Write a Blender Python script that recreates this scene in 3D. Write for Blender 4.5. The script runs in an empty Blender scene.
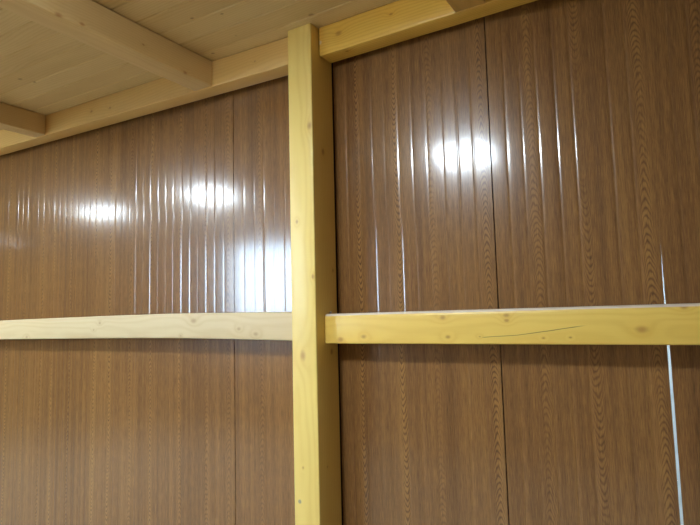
import bpy, bmesh, math, random
from mathutils import Matrix, Vector
random.seed(7)
C = bpy.context.scene.collection
scene = bpy.context.scene
EYE = 1.55                      # camera height above the floor (m)

# ------------------------------------------------------------------ camera, world, exposure
F_PX, YAW, PITCH, ROLL = 558.735, math.radians(31.332), math.radians(5.3136), math.radians(-1.4262)
cy, sy, cp, sp, cr, sr = math.cos(YAW), math.sin(YAW), math.cos(PITCH), math.sin(PITCH), math.cos(ROLL), math.sin(ROLL)
fw = Vector((-sy * cp, cy * cp, sp)); rt = Vector((cy, sy, 0)); up = rt.cross(fw)
rt, up = cr * rt + sr * up, -sr * rt + cr * up
cam_d = bpy.data.cameras.new('camera'); cam = bpy.data.objects.new('camera', cam_d); C.objects.link(cam)
cam_d.sensor_fit = 'HORIZONTAL'; cam_d.sensor_width = 36; cam_d.lens = F_PX * 36 / 700; cam_d.clip_start = 0.02
m = Matrix((rt, up, -fw)).transposed().to_4x4(); m.translation = (0, 0, EYE)
cam.matrix_world = m
scene.camera = cam

world = bpy.data.worlds.new('daylight'); scene.world = world; world.use_nodes = True
bg = world.node_tree.nodes['Background']
bg.inputs['Color'].default_value = (0.56, 0.78, 1.0, 1); bg.inputs['Strength'].default_value = 36.0

LAMP_STRENGTH = 160.0
LAMP_COLOR = (0.76, 0.89, 1.0, 1)
scene.view_settings.view_transform = 'Standard'; scene.view_settings.look = 'None'
scene.view_settings.exposure = 0.0; scene.view_settings.gamma = 1.0; scene.view_settings.use_curve_mapping = False

# ------------------------------------------------------------------ node helpers
class S:
    """A float socket with arithmetic."""
    def __init__(s, nt, sock): s.nt, s.k = nt, sock
    def op(s, o, *a, clamp=False):
        n = s.nt.nodes.new('ShaderNodeMath'); n.operation = o; n.use_clamp = clamp
        for i, v in enumerate((s,) + a):
            if isinstance(v, S): s.nt.links.new(v.k, n.inputs[i])
            else: n.inputs[i].default_value = v
        return S(s.nt, n.outputs[0])
    def __add__(s, o): return s.op('ADD', o)
    __radd__ = __add__
    def __mul__(s, o): return s.op('MULTIPLY', o)
    __rmul__ = __mul__
    def __sub__(s, o): return s.op('SUBTRACT', o)
    def __rsub__(s, o): return s.op('MULTIPLY', -1.0).op('ADD', o)
    def __truediv__(s, o): return s.op('DIVIDE', o)
    def floor(s): return s.op('FLOOR')
    def sin(s): return s.op('SINE')
    def abs(s): return s.op('ABSOLUTE')
    def exp(s): return s.op('EXPONENT')
    def sqrt(s): return s.op('SQRT')
    def pow(s, p): return s.op('POWER', p)
    def max(s, o): return s.op('MAXIMUM', o)
    def min(s, o): return s.op('MINIMUM', o)
    def clamp(s): return s.op('ADD', 0.0, clamp=True)
    def step(s, a, b):
        n = s.nt.nodes.new('ShaderNodeMapRange'); n.interpolation_type = 'SMOOTHSTEP'
        s.nt.links.new(s.k, n.inputs[0]); n.inputs[1].default_value = a; n.inputs[2].default_value = b
        return S(s.nt, n.outputs[0])

def vec(nt, x, y, z):
    n = nt.nodes.new('ShaderNodeCombineXYZ')
    for i, v in enumerate((x, y, z)):
        if isinstance(v, S): nt.links.new(v.k, n.inputs[i])
        else: n.inputs[i].default_value = v
    return n.outputs[0]
def noise(nt, v, scale=1.0, detail=2.0, rough=0.5):
    n = nt.nodes.new('ShaderNodeTexNoise'); nt.links.new(v, n.inputs['Vector'])
    n.inputs['Scale'].default_value = scale; n.inputs['Detail'].default_value = detail; n.inputs['Roughness'].default_value = rough
    return S(nt, n.outputs[0])
def rand(nt, x, w=0.0):
    n = nt.nodes.new('ShaderNodeTexWhiteNoise'); n.noise_dimensions = '2D'
    nt.links.new(vec(nt, x, w, 0.0), n.inputs['Vector']); return S(nt, n.outputs['Value'])
def mix(nt, f, a, b):
    n = nt.nodes.new('ShaderNodeMix'); n.data_type = 'RGBA'; n.clamp_factor = True
    nt.links.new(f.k, n.inputs[0])
    for i, v in ((6, a), (7, b)):
        if isinstance(v, tuple): n.inputs[i].default_value = v + (1,)
        else: nt.links.new(v, n.inputs[i])
    return n.outputs[2]
def coords(nt):
    t = nt.nodes.new('ShaderNodeTexCoord'); s = nt.nodes.new('ShaderNodeSeparateXYZ')
    nt.links.new(t.outputs['Object'], s.inputs[0]); return [S(nt, s.outputs[i]) for i in range(3)]
def new_mat(name):
    mt = bpy.data.materials.new(name); mt.use_nodes = True
    nt = mt.node_tree; return mt, nt, nt.nodes['Principled BSDF']
def lin(r, g, b):
    f = lambda c: c / 12.92 if c <= 0.04045 else ((c + 0.055) / 1.055) ** 2.4
    return tuple(f(c / 255) for c in (r, g, b))
def bump(nt, bsdf, h, dist, strength=1.0):
    n = nt.nodes.new('ShaderNodeBump'); n.inputs['Strength'].default_value = strength; n.inputs['Distance'].default_value = dist
    nt.links.new(h.k, n.inputs['Height']); nt.links.new(n.outputs[0], bsdf.inputs['Normal'])

def pine(name, base, dark, axis, pith=(0.03, -0.09), knots=(), cracks=(), marks=(), rough=0.34, seed=0.0, spec=0.5, streak=0.5, knot_col=lin(158, 90, 34), painted_sheen=None):
    """Planed pine. axis = the grain's local axis. knots: (x,y,z,r) in local space, oval along the grain."""
    mt, nt, b = new_mat(name)
    c = coords(nt); L = c[axis]; A, B = [c[i] for i in range(3) if i != axis]
    w1 = noise(nt, vec(nt, L * 1.3 + seed, A * 5.0, B * 5.0), 1.0, 2.0)
    w2 = noise(nt, vec(nt, L * 5.0 + seed, A * 40.0, B * 40.0), 1.0, 2.0)
    swirl = None; knotf = None; ring = None
    for (x, y, z, r) in knots:
        p = (x, y, z); el = 1.5
        dl = (L - p[axis]); o = [p[i] for i in range(3) if i != axis]
        d = ((dl * (1 / el)).pow(2.0) + (A - o[0]).pow(2.0) + (B - o[1]).pow(2.0)).sqrt()
        k = (d + (w2 - 0.5) * r * 0.9).op('MULTIPLY', 1 / r).step(1.2, 0.1)
        sw = (d * d * (-1.0 / (2.2 * r) ** 2)).exp()
        knotf = k if knotf is None else knotf.max(k)
        swirl = sw if swirl is None else swirl + sw
    rad = ((A - pith[0]).pow(2.0) + (B - pith[1]).pow(2.0)).sqrt() + (w1 - 0.5) * 0.05 + (w2 - 0.5) * 0.004
    if swirl is not None: rad = rad + swirl * 0.012
    rings = (rad * 620.0).sin() * 0.5 + 0.5
    fine = noise(nt, vec(nt, L * 6.0 + seed, A * 330.0, B * 330.0), 1.0, 2.0)
    blotch = noise(nt, vec(nt, L * 2.2 + seed * 3, A * 9.0, B * 9.0), 1.0, 3.0)
    f = (rings.pow(2.0) * 0.42 + fine * 0.35 + (blotch - 0.5) * 0.9) * streak
    if swirl is not None: f = f + swirl * 0.18
    col = mix(nt, f.clamp(), base, dark)
    if knotf is not None: col = mix(nt, knotf * 0.6, col, knot_col)
    for (p, q, wd) in cracks:                              # shakes: dark hairlines p -> q
        dx, dy = [q[i] - p[i] for i in range(3) if i != axis][1], q[axis] - p[axis]
        t = ((L - p[axis]) / dy); o = [p[i] for i in range(3) if i != axis]
        off = (B - (t * dx + o[1]) + (w2 - 0.5) * 0.006).abs()
        inside = t.step(0.0, 0.1) * t.step(1.0, 0.8)
        near = (A - o[0]).abs().step(0.03, 0.02)
        col = mix(nt, off.step(wd, wd * 0.25) * inside * near * 0.75, col, lin(120, 76, 28))
    for (x, y, z, r, mc) in marks:                         # small smudges
        p = (x, y, z); o = [p[i] for i in range(3) if i != axis]
        d = ((L - p[axis]).pow(2.0) + (A - o[0]).pow(2.0) + (B - o[1]).pow(2.0)).sqrt() + (w2 - 0.5) * r
        col = mix(nt, d.step(r, r * 0.5) * 0.8, col, mc)
    if painted_sheen:                                               # lamp sheen on the top arris, painted pale above this height
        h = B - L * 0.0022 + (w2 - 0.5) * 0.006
        col = mix(nt, h.step(painted_sheen - 0.002, painted_sheen + 0.002) * 0.75, col, lin(226, 216, 210))
    nt.links.new(col, b.inputs['Base Color'])
    b.inputs['Roughness'].default_value = rough; b.inputs['Specular IOR Level'].default_value = spec
    bump(nt, b, fine * 0.6 + rings * 0.4, 0.0006, 0.5)
    return mt

def oak_print():
    """Brown oak print on lacquered sheet: fine vertical grain with columns of cathedral figure."""
    mt, nt, b = new_mat('oak_print')
    X, Y, Z = coords(nt)
    wob = noise(nt, vec(nt, X * 6.0, 0.0, Z * 1.2), 1.0, 2.0)
    wob2 = noise(nt, vec(nt, X * 60.0, 0.3, Z * 16.0), 1.0, 2.0)
    W = 0.19
    u = (X + (wob - 0.5) * 0.03) * (1 / W)
    cell = u.floor(); r1 = rand(nt, cell, 1.0); r2 = rand(nt, cell, 2.0); r3 = rand(nt, cell, 3.0)
    dx = (u - cell - 0.5 - (r1 - 0.5) * 0.35) * W           # metres from the column's axis
    sgn = (r2 - 0.42).op('SIGN')
    arch = dx * dx * (r3 * 80.0 + 95.0)
    ph = (Z * sgn + arch) * 1.0 + (wob - 0.5) * 0.22 + (wob2 - 0.5) * 0.040
    rings = (ph * (2 * math.pi / 0.026)).sin() * 0.5 + 0.5
    sg = r1 * 0.022 + 0.012
    mask = (dx * dx * -1.0 / (sg * sg)).exp() * (r3 * 0.65 + 0.35) * noise(nt, vec(nt, X * 5.0, 2.0, Z * 1.6), 1.0, 1.0).step(0.25, 0.5)
    fine = noise(nt, vec(nt, X * 420.0, 1.0, Z * 16.0), 1.0, 3.0, 0.6)
    ticks = noise(nt, vec(nt, X * 640.0, 4.0, Z * 45.0), 1.0, 1.0).step(0.56, 0.72)
    band = noise(nt, vec(nt, X * 42.0, 2.0, Z * 0.6), 1.0, 3.0, 0.6)
    broad = noise(nt, vec(nt, X * 7.0, 5.0, Z * 0.35), 1.0, 2.0)
    f = (band - 0.5) * 1.0 + (broad - 0.5) * 0.5 + (fine - 0.5) * 1.6 + 0.45 + ticks * 0.2
    f = f + mask * (rings.pow(2.2) - 0.55) * 0.8
    n = nt.nodes.new('ShaderNodeValToRGB'); nt.links.new(f.clamp().k, n.inputs[0])
    e = n.color_ramp.elements
    e[0].position = 0.0; e[0].color = WALL_LIGHT + (1,); e[1].position = 1.0; e[1].color = WALL_DARK + (1,)
    md = e.new(0.5); md.color = WALL_MID + (1,)
    nt.links.new(n.outputs[0], b.inputs['Base Color'])
    b.inputs['Roughness'].default_value = 0.30
    b.inputs['IOR'].default_value = 1.5; b.inputs['Specular IOR Level'].default_value = 0.22
    b.inputs['Coat Weight'].default_value = 0.95; b.inputs['Coat Roughness'].default_value = 0.14; b.inputs['Coat IOR'].default_value = 1.5
    return mt
WALL_LIGHT, WALL_MID, WALL_DARK = lin(162, 118, 66), lin(129, 90, 51), lin(91, 61, 34)

def plain(name, col, rough=0.6, metal=0.0, nscale=30.0, amt=0.12):
    mt, nt, b = new_mat(name); c = coords(nt)
    n = noise(nt, vec(nt, *c), nscale, 3.0)
    nt.links.new(mix(nt, n, tuple(v * (1 - amt) for v in col), tuple(min(1, v * (1 + amt)) for v in col)), b.inputs['Base Color'])
    b.inputs['Roughness'].default_value = rough; b.inputs['Metallic'].default_value = metal
    return mt
def emit(name, col, s):
    mt, nt, b = new_mat(name); b.inputs['Base Color'].default_value = (0.8, 0.8, 0.8, 1)
    b.inputs['Emission Color'].default_value = col; b.inputs['Emission Strength'].default_value = s; return mt

# ------------------------------------------------------------------ mesh helpers
def obj(name, bm, mat, parent=None, loc=(0, 0, 0), smooth=False):
    bmesh.ops.recalc_face_normals(bm, faces=bm.faces)
    me = bpy.data.meshes.new(name); bm.to_mesh(me); bm.free()
    me.materials.append(mat)
    if smooth: me.polygons.foreach_set('use_smooth', [True] * len(me.polygons))
    o = bpy.data.objects.new(name, me); C.objects.link(o); o.location = loc
    if parent: o.parent = parent
    return o
def tag(o, label, cat, group=None):
    o['label'] = label; o['category'] = cat
    if group: o['group'] = group
    return o
def struct(o): o['kind'] = 'structure'; return o
def box_bm(x0, x1, y0, y1, z0, z1, bm=None):
    bm = bm or bmesh.new()
    v = [bm.verts.new((x, y, z)) for x in (x0, x1) for y in (y0, y1) for z in (z0, z1)]
    for q in ((0, 1, 3, 2), (4, 6, 7, 5), (0, 4, 5, 1), (2, 3, 7, 6), (0, 2, 6, 4), (1, 5, 7, 3)):
        bm.faces.new([v[i] for i in q])
    return bm
def beam_bm(axis, length, a, b, r=0.005, n=1, off=None, seg=3, r_top=None):
    """Timber from 0 to length along axis; cross-section a x b (the two other axes, starting at 0) with
    rounded arrises; off(t) -> (da, db) bows it."""
    sec = []; q = r_top or r                              # r_top: radius of the front top arris
    for (ca, cb, t0, c) in ((a - r, b - r, 0, r), (q, b - q, 90, q), (r, r, 180, r), (a - r, r, 270, r)):
        for k in range(seg + 1):
            t = math.radians(t0 + 90 * k / seg); sec.append((ca + c * math.cos(t), cb + c * math.sin(t)))
    bm = bmesh.new(); ringsv = []
    def ring(l, inset):
        da, db = off(l) if off else (0, 0)
        R = []
        for (p, q) in sec:
            if inset:
                p = a / 2 + (p - a / 2) * (1 - 2 * inset / a); q = b / 2 + (q - b / 2) * (1 - 2 * inset / b)
            co = [0, 0, 0]; o = [i for i in range(3) if i != axis]
            co[axis] = l; co[o[0]] = p + da; co[o[1]] = q + db
            R.append(bm.verts.new(co))
        return R
    e = r * 0.5
    ringsv.append(ring(0, e))
    for i in range(n + 1): ringsv.append(ring(e + (length - 2 * e) * i / n, 0))
    ringsv.append(ring(length, e))
    k = len(sec)
    for R0, R1 in zip(ringsv, ringsv[1:]):
        for i in range(k): bm.faces.new((R0[i], R0[(i + 1) % k], R1[(i + 1) % k], R1[i]))
    bm.faces.new(ringsv[0]); bm.faces.new(ringsv[-1][::-1])
    return bm
def smooth_by_angle(o, deg=40):
    me = o.data
    me.polygons.foreach_set('use_smooth', [True] * len(me.polygons))
    bm = bmesh.new(); bm.from_mesh(me); lim = math.radians(deg)
    for e in bm.edges:
        e.smooth = not (len(e.link_faces) == 2 and e.calc_face_angle(0) > lim)
    bm.to_mesh(me); bm.free()
    return o
def screw(name, parent, loc, direction, r, h, mat):
    bm = bmesh.new()
    bmesh.ops.create_cone(bm, cap_ends=True, segments=14, radius1=r, radius2=r * 0.8, depth=h * 0.5, matrix=Matrix.Translation((0, 0, h * 0.75)))
    bmesh.ops.create_cone(bm, cap_ends=True, segments=10, radius1=r * 0.45, radius2=r * 0.45, depth=h, matrix=Matrix.Translation((0, 0, h * 0.1)))
    box_bm(-r * 0.5, r * 0.5, -r * 0.1, r * 0.1, h, h * 1.06, bm)
    o = obj(name, bm, mat, parent, loc)
    o.rotation_euler = Vector(direction).to_track_quat('Z', 'Y').to_euler(); return o
    return o

steel = plain('zinc', lin(170, 172, 178), 0.35, 0.9, 60)
dark_gap = plain('dark_board', lin(26, 22, 20), 0.9)

# ------------------------------------------------------------------ the setting
WALL = 2.1                      # front face of the cladding, metres in front of the camera
def ceil_drop(x): return max(0.0, -1.4 - x) * 0.0215      # the left bay climbs slightly
def zc(x): return EYE + 1.277 + ceil_drop(x)              # underside of the ceiling boards
PLATE_H = 0.1335

XL, XR, YB = -11.2, 3.2, -1.9
floor = struct(obj('floor', box_bm(XL, XR, YB, WALL + 0.05, -0.12, 0.0), plain('concrete', lin(190, 180, 162), 0.75, 0, 8, 0.15)))

# back wall: dark backing board with the lacquered sheets as its parts
bm = bmesh.new()
ZT = EYE + 1.62
box_bm(XL, -0.16, WALL + 0.035, WALL + 0.06, 0, ZT, bm)
box_bm(0.02, XR, WALL + 0.035, WALL + 0.06, 0, ZT, bm)
box_bm(-0.16, 0.02, WALL + 0.035, WALL + 0.06, EYE + 0.35, ZT, bm)
wall_back = struct(obj('wall_back', bm, dark_gap))
OAK = oak_print()
PITCH_RIB = 0.0635
def panel(x0, x1, edge_l=None, edge_r=None):
    """One sheet: flat pans between shallow pressed grooves; edge_l/edge_r(z) move the side edges."""
    W = x1 - x0; n = max(1, round(W / PITCH_RIB)); p = W / n
    gw, gd = 0.0085, 0.00062                               # half width and depth of a groove
    xs = []; rng = random.Random(int(abs(x0) * 1000))
    tilt = [rng.uniform(-1, 1) * 0.0060 for _ in range(n + 1)]
    prof = [(x0, 0.012), (x0, 0.0)]
    for i in range(1, n):
        xc = x0 + i * p + rng.uniform(-1, 1) * 0.003
        a = prof[-1][0]; e = xc - gw
        for k in range(1, 5):
            t = k / 4; prof.append((a + (e - a) * t, tilt[i] * (e - a) * (t - t * t) * 0.9))
        sc = rng.choice((0.35, 0.6, 0.8, 1.0, 1.2, 1.3)) * rng.uniform(0.85, 1.1)
        for k in range(1, 16):
            t = -1 + 2 * k / 16; prof.append((xc + gw * t, gd * sc * 0.5 * (1 + math.cos(math.pi * t))))
        prof.append((xc + gw, 0.0))
    a = prof[-1][0]; e = x1
    for k in range(1, 5):
        t = k / 4; prof.append((a + (e - a) * t, 0.0))
    prof += [(x1, 0.012)]
    back = [(x1, 0.03), (x0, 0.03)]
    loop = prof + back
    zs = [0.005 + (ZT - 0.01) * k / 44 for k in range(45)]
    bm = bmesh.new(); rows = []
    for z in zs:
        R = []
        for (x, d) in loop:
            xx = x
            if edge_l: xx += edge_l(z) * max(0.0, 1 - (x - x0) / 0.03)
            if edge_r: xx += edge_r(z) * max(0.0, 1 - (x1 - x) / 0.03)
            wav = 0.0 if d > 0.011 else 0.0010 * math.sin(2.3 * x + 1.3 * z + x0) * math.sin(1.9 * z + 0.7)
            R.append(bm.verts.new((xx, WALL + d + wav, z)))
        rows.append(R)
    k = len(loop)
    for R0, R1 in zip(rows, rows[1:]):
        for i in range(k): bm.faces.new((R0[i], R0[(i + 1) % k], R1[(i + 1) % k], R1[i]))
    bm.faces.new(rows[0]); bm.faces.new(rows[-1])
    return smooth_by_angle(obj('cladding_panel', bm, OAK, wall_back), 30)
GAP = 0.0025
def slit(z): return max(0.0, min(0.0088, (EYE + 0.205 - z) * 0.024))
pl0 = panel(-6.9, -1.9655 - GAP)
pl1 = panel(-1.9655 + GAP, -1.375)
pl2 = panel(-1.3450, -0.627 - GAP)
pl3 = panel(-0.627 + GAP, -0.0770 - 0.00005, edge_r=lambda z: -slit(z) * 0.5)
pl4 = panel(-0.0770 + 0.00005, 1.0, edge_l=lambda z: slit(z) * 0.5)
pl5 = panel(1.0 + GAP, XR)
pl6 = panel(XL, -6.9 - GAP)
screw('screw', pl2, (-0.637, WALL - 0.0005, EYE + 0.61), (0, -1, 0), 0.0028, 0.003, plain('dark_screw', lin(40, 30, 26), 0.5))

# tongue-and-groove ceiling boards, one mesh, boards run along the wall
def ceiling_mat():
    mt, nt, b = new_mat('ceiling_boards')
    X, Y, Z = coords(nt)
    row = ((Y - 1.88) * (1 / 0.122)).floor()
    ra = rand(nt, row, 1.0); rb = rand(nt, row, 2.0)
    Xs = X + ra * 9.0
    w1 = noise(nt, vec(nt, Xs * 1.1, Y * 6.0, rb * 20.0), 1.0, 2.0)
    rings = (((Y * 1.0 + (w1 - 0.5) * 0.10) * 420.0).sin() * 0.5 + 0.5)
    fine = noise(nt, vec(nt, Xs * 5.0, Y * 300.0, rb * 9.0), 1.0, 2.0)
    blotch = noise(nt, vec(nt, Xs * 1.6, Y * 8.0, rb * 5.0), 1.0, 3.0)
    f = rings.pow(2.0) * 0.22 + fine * 0.2 + (blotch - 0.5) * 0.9 + (rb - 0.5) * 0.3 + 0.1
    col = mix(nt, f.clamp(), CEIL_A, CEIL_B)
    # knots: one candidate per board and half-metre of length
    q = Xs * (1 / 0.42); cell = q.floor()
    k1 = rand(nt, cell, row * 3.7 + 1.0); k2 = rand(nt, cell, row * 5.3 + 2.0); k3 = rand(nt, cell, row * 1.9 + 3.0)
    dx = (q - cell - (k1 * 0.7 + 0.15)) * 0.42
    dy = ((Y - 1.88) * (1 / 0.122) - row - (k2 * 0.6 + 0.2)) * 0.122
    d = ((dx * 0.6).pow(2.0) + dy * dy).sqrt() + (fine - 0.5) * 0.004
    rk = (k3 - 0.75) * 0.018
    col = mix(nt, (d - rk).step(0.003, -0.006) * 0.5, col, lin(120, 78, 40))
    for (kx, ky, kr) in ((-1.750, 1.619, 0.008), (-1.616, 1.661, 0.007), (-1.916, 1.907, 0.009), (-1.303, 1.872, 0.012), (-3.018, 1.574, 0.012), (-2.997, 1.638, 0.010)):
        d = (((X - kx) * 0.7).pow(2.0) + (Y - ky).pow(2.0)).sqrt() + (fine - 0.5) * 0.004
        col = mix(nt, d.step(kr * 1.2, kr * 0.3) * 0.6, col, lin(120, 78, 40))
    nt.links.new(col, b.inputs['Base Color']); b.inputs['Roughness'].default_value = 0.42
    return mt
CEIL_A, CEIL_B = lin(220, 193, 138), lin(188, 152, 94)
bm = bmesh.new()
prof = []
y = 1.88 + 0.122 * 2
edges = []
while y > YB - 0.2:
    edges.append(y); y -= 0.122
prof = [(edges[0], 0.0)]
for y in edges[1:-1]:
    prof += [(y + 0.0045, 0.0), (y + 0.0008, 0.004), (y + 0.0008, 0.008), (y - 0.0008, 0.008), (y - 0.0008, 0.004), (y - 0.0045, 0.0)]
prof.append((edges[-1], 0.0))
loop = prof + [(edges[-1], 0.03), (edges[0], 0.03)]
rows = []
for x in (XL, -1.4, XR):
    rows.append([bm.verts.new((x, yy, zc(x) + d)) for (yy, d) in loop])
k = len(loop)
for R0, R1 in zip(rows, rows[1:]):
    for i in range(k): bm.faces.new((R0[i], R0[(i + 1) % k], R1[(i + 1) % k], R1[i]))
bm.faces.new(rows[0]); bm.faces.new(rows[-1])
ceiling = struct(obj('ceiling', bm, ceiling_mat()))

# the room behind the camera
plaster = plain('brown_plaster', lin(138, 110, 80), 0.8, 0, 6, 0.06)
WX0, WX1, WZ0, WZ1 = -5.75, -4.35, EYE - 0.05, EYE + 1.06
bm = bmesh.new()
box_bm(XL, WX0, YB - 0.1, YB, 0, ZT, bm); box_bm(WX1, XR, YB - 0.1, YB, 0, ZT, bm)
box_bm(WX0, WX1, YB - 0.1, YB, 0, WZ0, bm); box_bm(WX0, WX1, YB - 0.1, YB, WZ1, ZT, bm)
struct(obj('wall_front', bm, plaster))
struct(obj('wall_left', box_bm(XL - 0.1, XL, YB - 0.1, WALL + 0.06, 0, ZT), plaster))
struct(obj('wall_right', box_bm(XR, XR + 0.1, YB - 0.1, WALL + 0.06, 0, ZT), plaster))
bm = bmesh.new()
for (a0, a1, b0, b1) in ((WX0, WX0 + 0.05, WZ0, WZ1), (WX1 - 0.05, WX1, WZ0, WZ1), (WX0 + 0.05, WX1 - 0.05, WZ0, WZ0 + 0.05), (WX0 + 0.05, WX1 - 0.05, WZ1 - 0.05, WZ1)):
    box_bm(a0, a1, YB - 0.07, YB - 0.02, b0, b1, bm)
struct(obj('window_1', bm, plain('white_frame', lin(225, 225, 222), 0.4)))
struct(obj('sky_block_wall', box_bm(-3.0, 3.0, WALL + 1.0, WALL + 1.1, 0.0, 4.2), plain('grey_render', lin(166, 160, 148), 0.9)))  # wall added behind the slit to block the bright sky
struct(obj('ground', box_bm(-30, 30, -30, 30, -0.3, -0.13), plain('ground_soil', lin(110, 108, 100), 0.95, 0, 2)))

# ------------------------------------------------------------------ timbers
PA_Y = 1.972                                              # front face of the top plates
# post
PX, PW, PY, PD = -1.468, 0.127, 1.919, 0.167
POST_KN = [(0.112, 0, EYE + 0.814, 0.014), (0.037, 0, EYE + 0.403, 0.008), (0.116, 0, EYE + 0.161, 0.008), (0.057, 0, EYE - 0.169, 0.018),
           (0.127, 0.079, EYE + 0.715, 0.013), (0.127, 0.138, EYE + 0.194, 0.007), (0.127, 0.114, EYE - 0.158, 0.010), (0.048, 0, EYE - 0.627, 0.004), (0.127, 0.063, EYE - 0.629, 0.005)]
m_post = pine('post_pine', lin(240, 210, 120), lin(216, 174, 76), 2, pith=(0.02, 0.25), knots=POST_KN, seed=1.7, rough=0.36,
              marks=[(0.028, 0, EYE - 0.765, 0.011, lin(150, 140, 120))])
post = obj('wooden_post', beam_bm(2, EYE + 1.276 - 0.001, PW, PD, 0.005, 8), m_post, None, (PX, PY, 0.001))
smooth_by_angle(post)
tag(post, 'upright yellow varnished square timber post from bottom to ceiling in front of wall', 'post')

# rails across the wall at mid height
RY = 1.981
RG = [(0.191, 0, 0.029, 0.011), (0.079, 0, 0.017, 0.011), (0.536, 0, 0.100, 0.010), (0.776, 0, 0.104, 0.010), (0.776, 0, 0.085, 0.007),
      (0.554, 0, 0.028, 0.008), (0.676, 0, 0.029, 0.004), (0.899, 0, 0.024, 0.004), (1.199, 0, 0.050, 0.016), (1.318, 0, 0.118, 0.010), (0.986, 0, 0.026, 0.004)]
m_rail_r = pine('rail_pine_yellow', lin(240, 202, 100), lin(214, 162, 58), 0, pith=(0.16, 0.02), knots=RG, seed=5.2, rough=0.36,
                cracks=[((0.68, 0, 0.027), (0.83, 0, 0.0345), 0.0018), ((0.80, 0, 0.0325), (1.045, 0, 0.0665), 0.0022)], streak=0.5, painted_sheen=0.1165)
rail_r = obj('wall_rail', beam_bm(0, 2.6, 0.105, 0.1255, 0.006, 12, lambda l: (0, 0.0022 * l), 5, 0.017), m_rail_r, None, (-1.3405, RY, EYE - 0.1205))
smooth_by_angle(rail_r)
tag(rail_r, 'yellow horizontal rail right of the post with a long thin crack', 'beam', 'horizontal rails across the wall')
screw('screw', rail_r, (0.016, 0.026, 0.1235), (0.1, -0.1, 1), 0.0045, 0.012, steel)['label'] = 'grey metal screw head'
LX = -8.6
def bow(l):
    x = max(LX + l, -4.3)
    # bottom heights fitted at x = -1.52, -2.46, -3.97
    t = (x + 2.45) / 1.52
    zb = -0.0985 - 0.0105 * max(0, (x + 2.45) / 0.93) ** 2 - 0.0100 * max(0, -(x + 2.45) / 1.52) ** 1.6
    return (0, zb + 0.110)
LG = [(2.473, 0, 0.098, 0.016), (2.773, 0, 0.055, 0.010), (2.381, 0, 0.024, 0.006), (1.664, 0, 0.058, 0.007), (0.972, 0, 0.018, 0.012), (2.877, 0, 0.031, 0.012), (1.72, 0, 0.096, 0.009)]
LG = [(kx + 4.0, 0, kz, r) for (kx, _, kz, r) in LG]
m_rail_l = pine('rail_pine_pale', lin(214, 190, 144), lin(186, 152, 100), 0, pith=(0.16, 0.03), knots=LG, seed=9.4, rough=0.5, streak=0.45, knot_col=lin(165, 125, 85))
rail_l = obj('wall_rail', beam_bm(0, 7.1305, 0.100, 0.1255, 0.006, 80, bow), m_rail_l, None, (LX, RY, EYE - 0.110))
smooth_by_angle(rail_l)
tag(rail_l, 'pale slightly bowed horizontal rail left of the post', 'beam', 'horizontal rails across the wall')

# top plates under the ceiling
m_plate_r = pine('plate_pine_right', lin(244, 200, 92), lin(208, 148, 50), 0, pith=(0.12, -0.05), seed=12.0, rough=0.24, streak=0.7,
                 knots=[(0.104, 0, 0.076, 0.014), (0.128, 0.03, 0, 0.010), (0.36, 0, 0.083, 0.007), (0.62, 0, 0.05, 0.007)],
                 marks=[(0.004, 0, 0.06, 0.012, lin(235, 215, 170))])
TP_Z = EYE + 1.1435
plate_r = obj('top_plate', beam_bm(0, 4.5, 0.092, PLATE_H - 0.0005, 0.006, 4), m_plate_r, None, (-1.336, 1.976, TP_Z))
smooth_by_angle(plate_r)
tag(plate_r, 'glossy yellow beam along top of wall, right of the post', 'beam', 'beams along the top of the wall')
m_plate_l = pine('plate_pine_left', lin(228, 188, 114), lin(198, 148, 76), 0, pith=(0.14, -0.03), seed=15.0, rough=0.36, streak=0.5,
                 knots=[(5.628, 0, 0.098, 0.010), (5.804, 0, 0.081, 0.008), (6.9, 0, 0.07, 0.006)])
PLX = -8.6
plate_l = obj('top_plate', beam_bm(0, -1.4695 - PLX, 0.100, PLATE_H - 0.0005, 0.006, 12, lambda l: (0, ceil_drop(PLX + l)  )), m_plate_l, None, (PLX, 1.966, TP_Z))
smooth_by_angle(plate_l)
tag(plate_l, 'orange-yellow beam along top of wall, left of the post', 'beam', 'beams along the top of the wall')

# ceiling joists, square to the wall
def joist(xc, w, y1, label, seed, knots, base=lin(220, 190, 134), dark=lin(192, 154, 98)):
    x0 = xc - w / 2; z0 = TP_Z + ceil_drop(xc); Ln = y1 - YB - 0.004
    mt = pine('joist_pine', base, dark, 1, pith=(0.05, -0.08), knots=knots, seed=seed, rough=0.4, streak=0.5)
    o = obj('ceiling_joist', beam_bm(1, Ln, w, PLATE_H - 0.002 - 0.0215 * w * (xc < -1.4), 0.005, 4), mt, None, (x0, YB + 0.002, z0))
    smooth_by_angle(o)
    return tag(o, label, 'beam', 'ceiling joists')
JL = 1.966 - YB
joist(-2.039, 0.122, 1.965, 'ceiling joist nearest left of the post, running overhead into the top beam', 21.0,
      [(0.122, 3.448, 0.045, 0.006), (0.122, 3.687, 0.004, 0.010), (0.122, 3.064, 0.002, 0.012), (0.122, 3.16, 0.010, 0.008)])
joist(-3.500, 0.105, 1.965, 'ceiling joist at the left edge of the photo, second left of the post', 23.0, [(0.105, JL - 0.4, 0.05, 0.006)])
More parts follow.
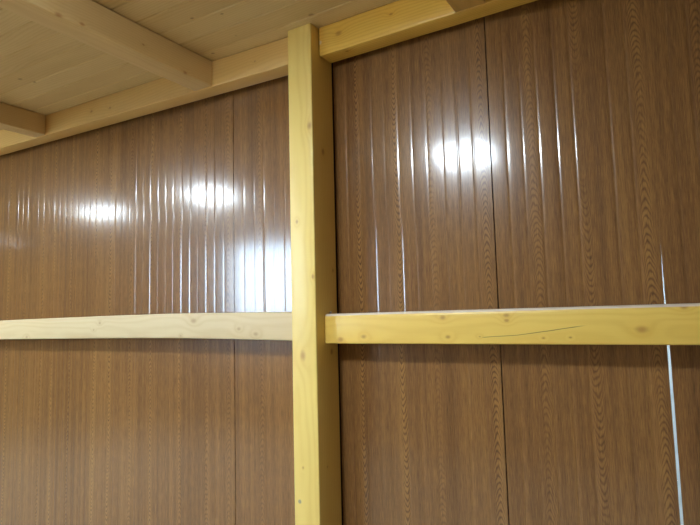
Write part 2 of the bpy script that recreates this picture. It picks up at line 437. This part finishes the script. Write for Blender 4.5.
joist(-0.640, 0.120, 1.975, 'ceiling joist at the top edge, right of the post', 25.0, [], lin(216, 172, 88), lin(184, 132, 56))
joist(-4.960, 0.120, 1.965, 'ceiling joist outside the photo, third left of the post', 27.0, [])
joist(-6.420, 0.120, 1.965, 'ceiling joist outside the photo, fourth left of the post', 29.0, [])
joist(-7.880, 0.120, 1.965, 'ceiling joist outside the photo, fifth left of the post', 33.0, [])
joist(0.760, 0.120, 1.975, 'ceiling joist outside the photo, second right of the post', 31.0, [])

# ------------------------------------------------------------------ ceiling lamps (behind the frame; the sheets mirror them)
diff = emit('lamp_diffuser', LAMP_COLOR, LAMP_STRENGTH)
diff_left = emit('lamp_diffuser_left', LAMP_COLOR, LAMP_STRENGTH * 0.8)
diff_dim = emit('lamp_diffuser_dim', LAMP_COLOR, LAMP_STRENGTH * 0.42)
white = plain('white_plastic', lin(230, 230, 228), 0.4)
def lamp(x, y, label, lx=0.37, ly=0.36, diff=diff):
    root = bpy.data.objects.new('ceiling_lamp', None); C.objects.link(root); root.location = (x, y, zc(x) - 0.0005 - 0.0215 * lx * 0.55 * (x < -1.4))
    tag(root, label, 'lamp', 'ceiling lamps')
    b1 = beam_bm(0, lx + 0.03, ly + 0.03, 0.052, 0.006, 1)
    bmesh.ops.translate(b1, verts=b1.verts, vec=(-(lx + 0.03) / 2, -(ly + 0.03) / 2, -0.052))
    smooth_by_angle(obj('housing', b1, white, root))
    b2 = beam_bm(0, lx, ly, 0.062, 0.024, 1, None, 6)
    bmesh.ops.translate(b2, verts=b2.verts, vec=(-lx / 2, -ly / 2, -0.080))
    smooth_by_angle(obj('diffuser', b2, diff, root), 60)
lamp(-1.45, 0.08, 'white oblong ceiling lamp outside the photo, near the post')
lamp(-4.18, 0.06, 'white oblong ceiling lamp outside the photo, over the left bay', diff=diff_left)
lamp(-6.0, 0.045, 'white oblong ceiling lamp outside the photo, far left bay', 0.55, 0.26, diff_dim)
lamp(-10.1, -0.98, 'white oblong ceiling lamp outside the photo, by the end wall', 0.10, 0.05, diff_dim)
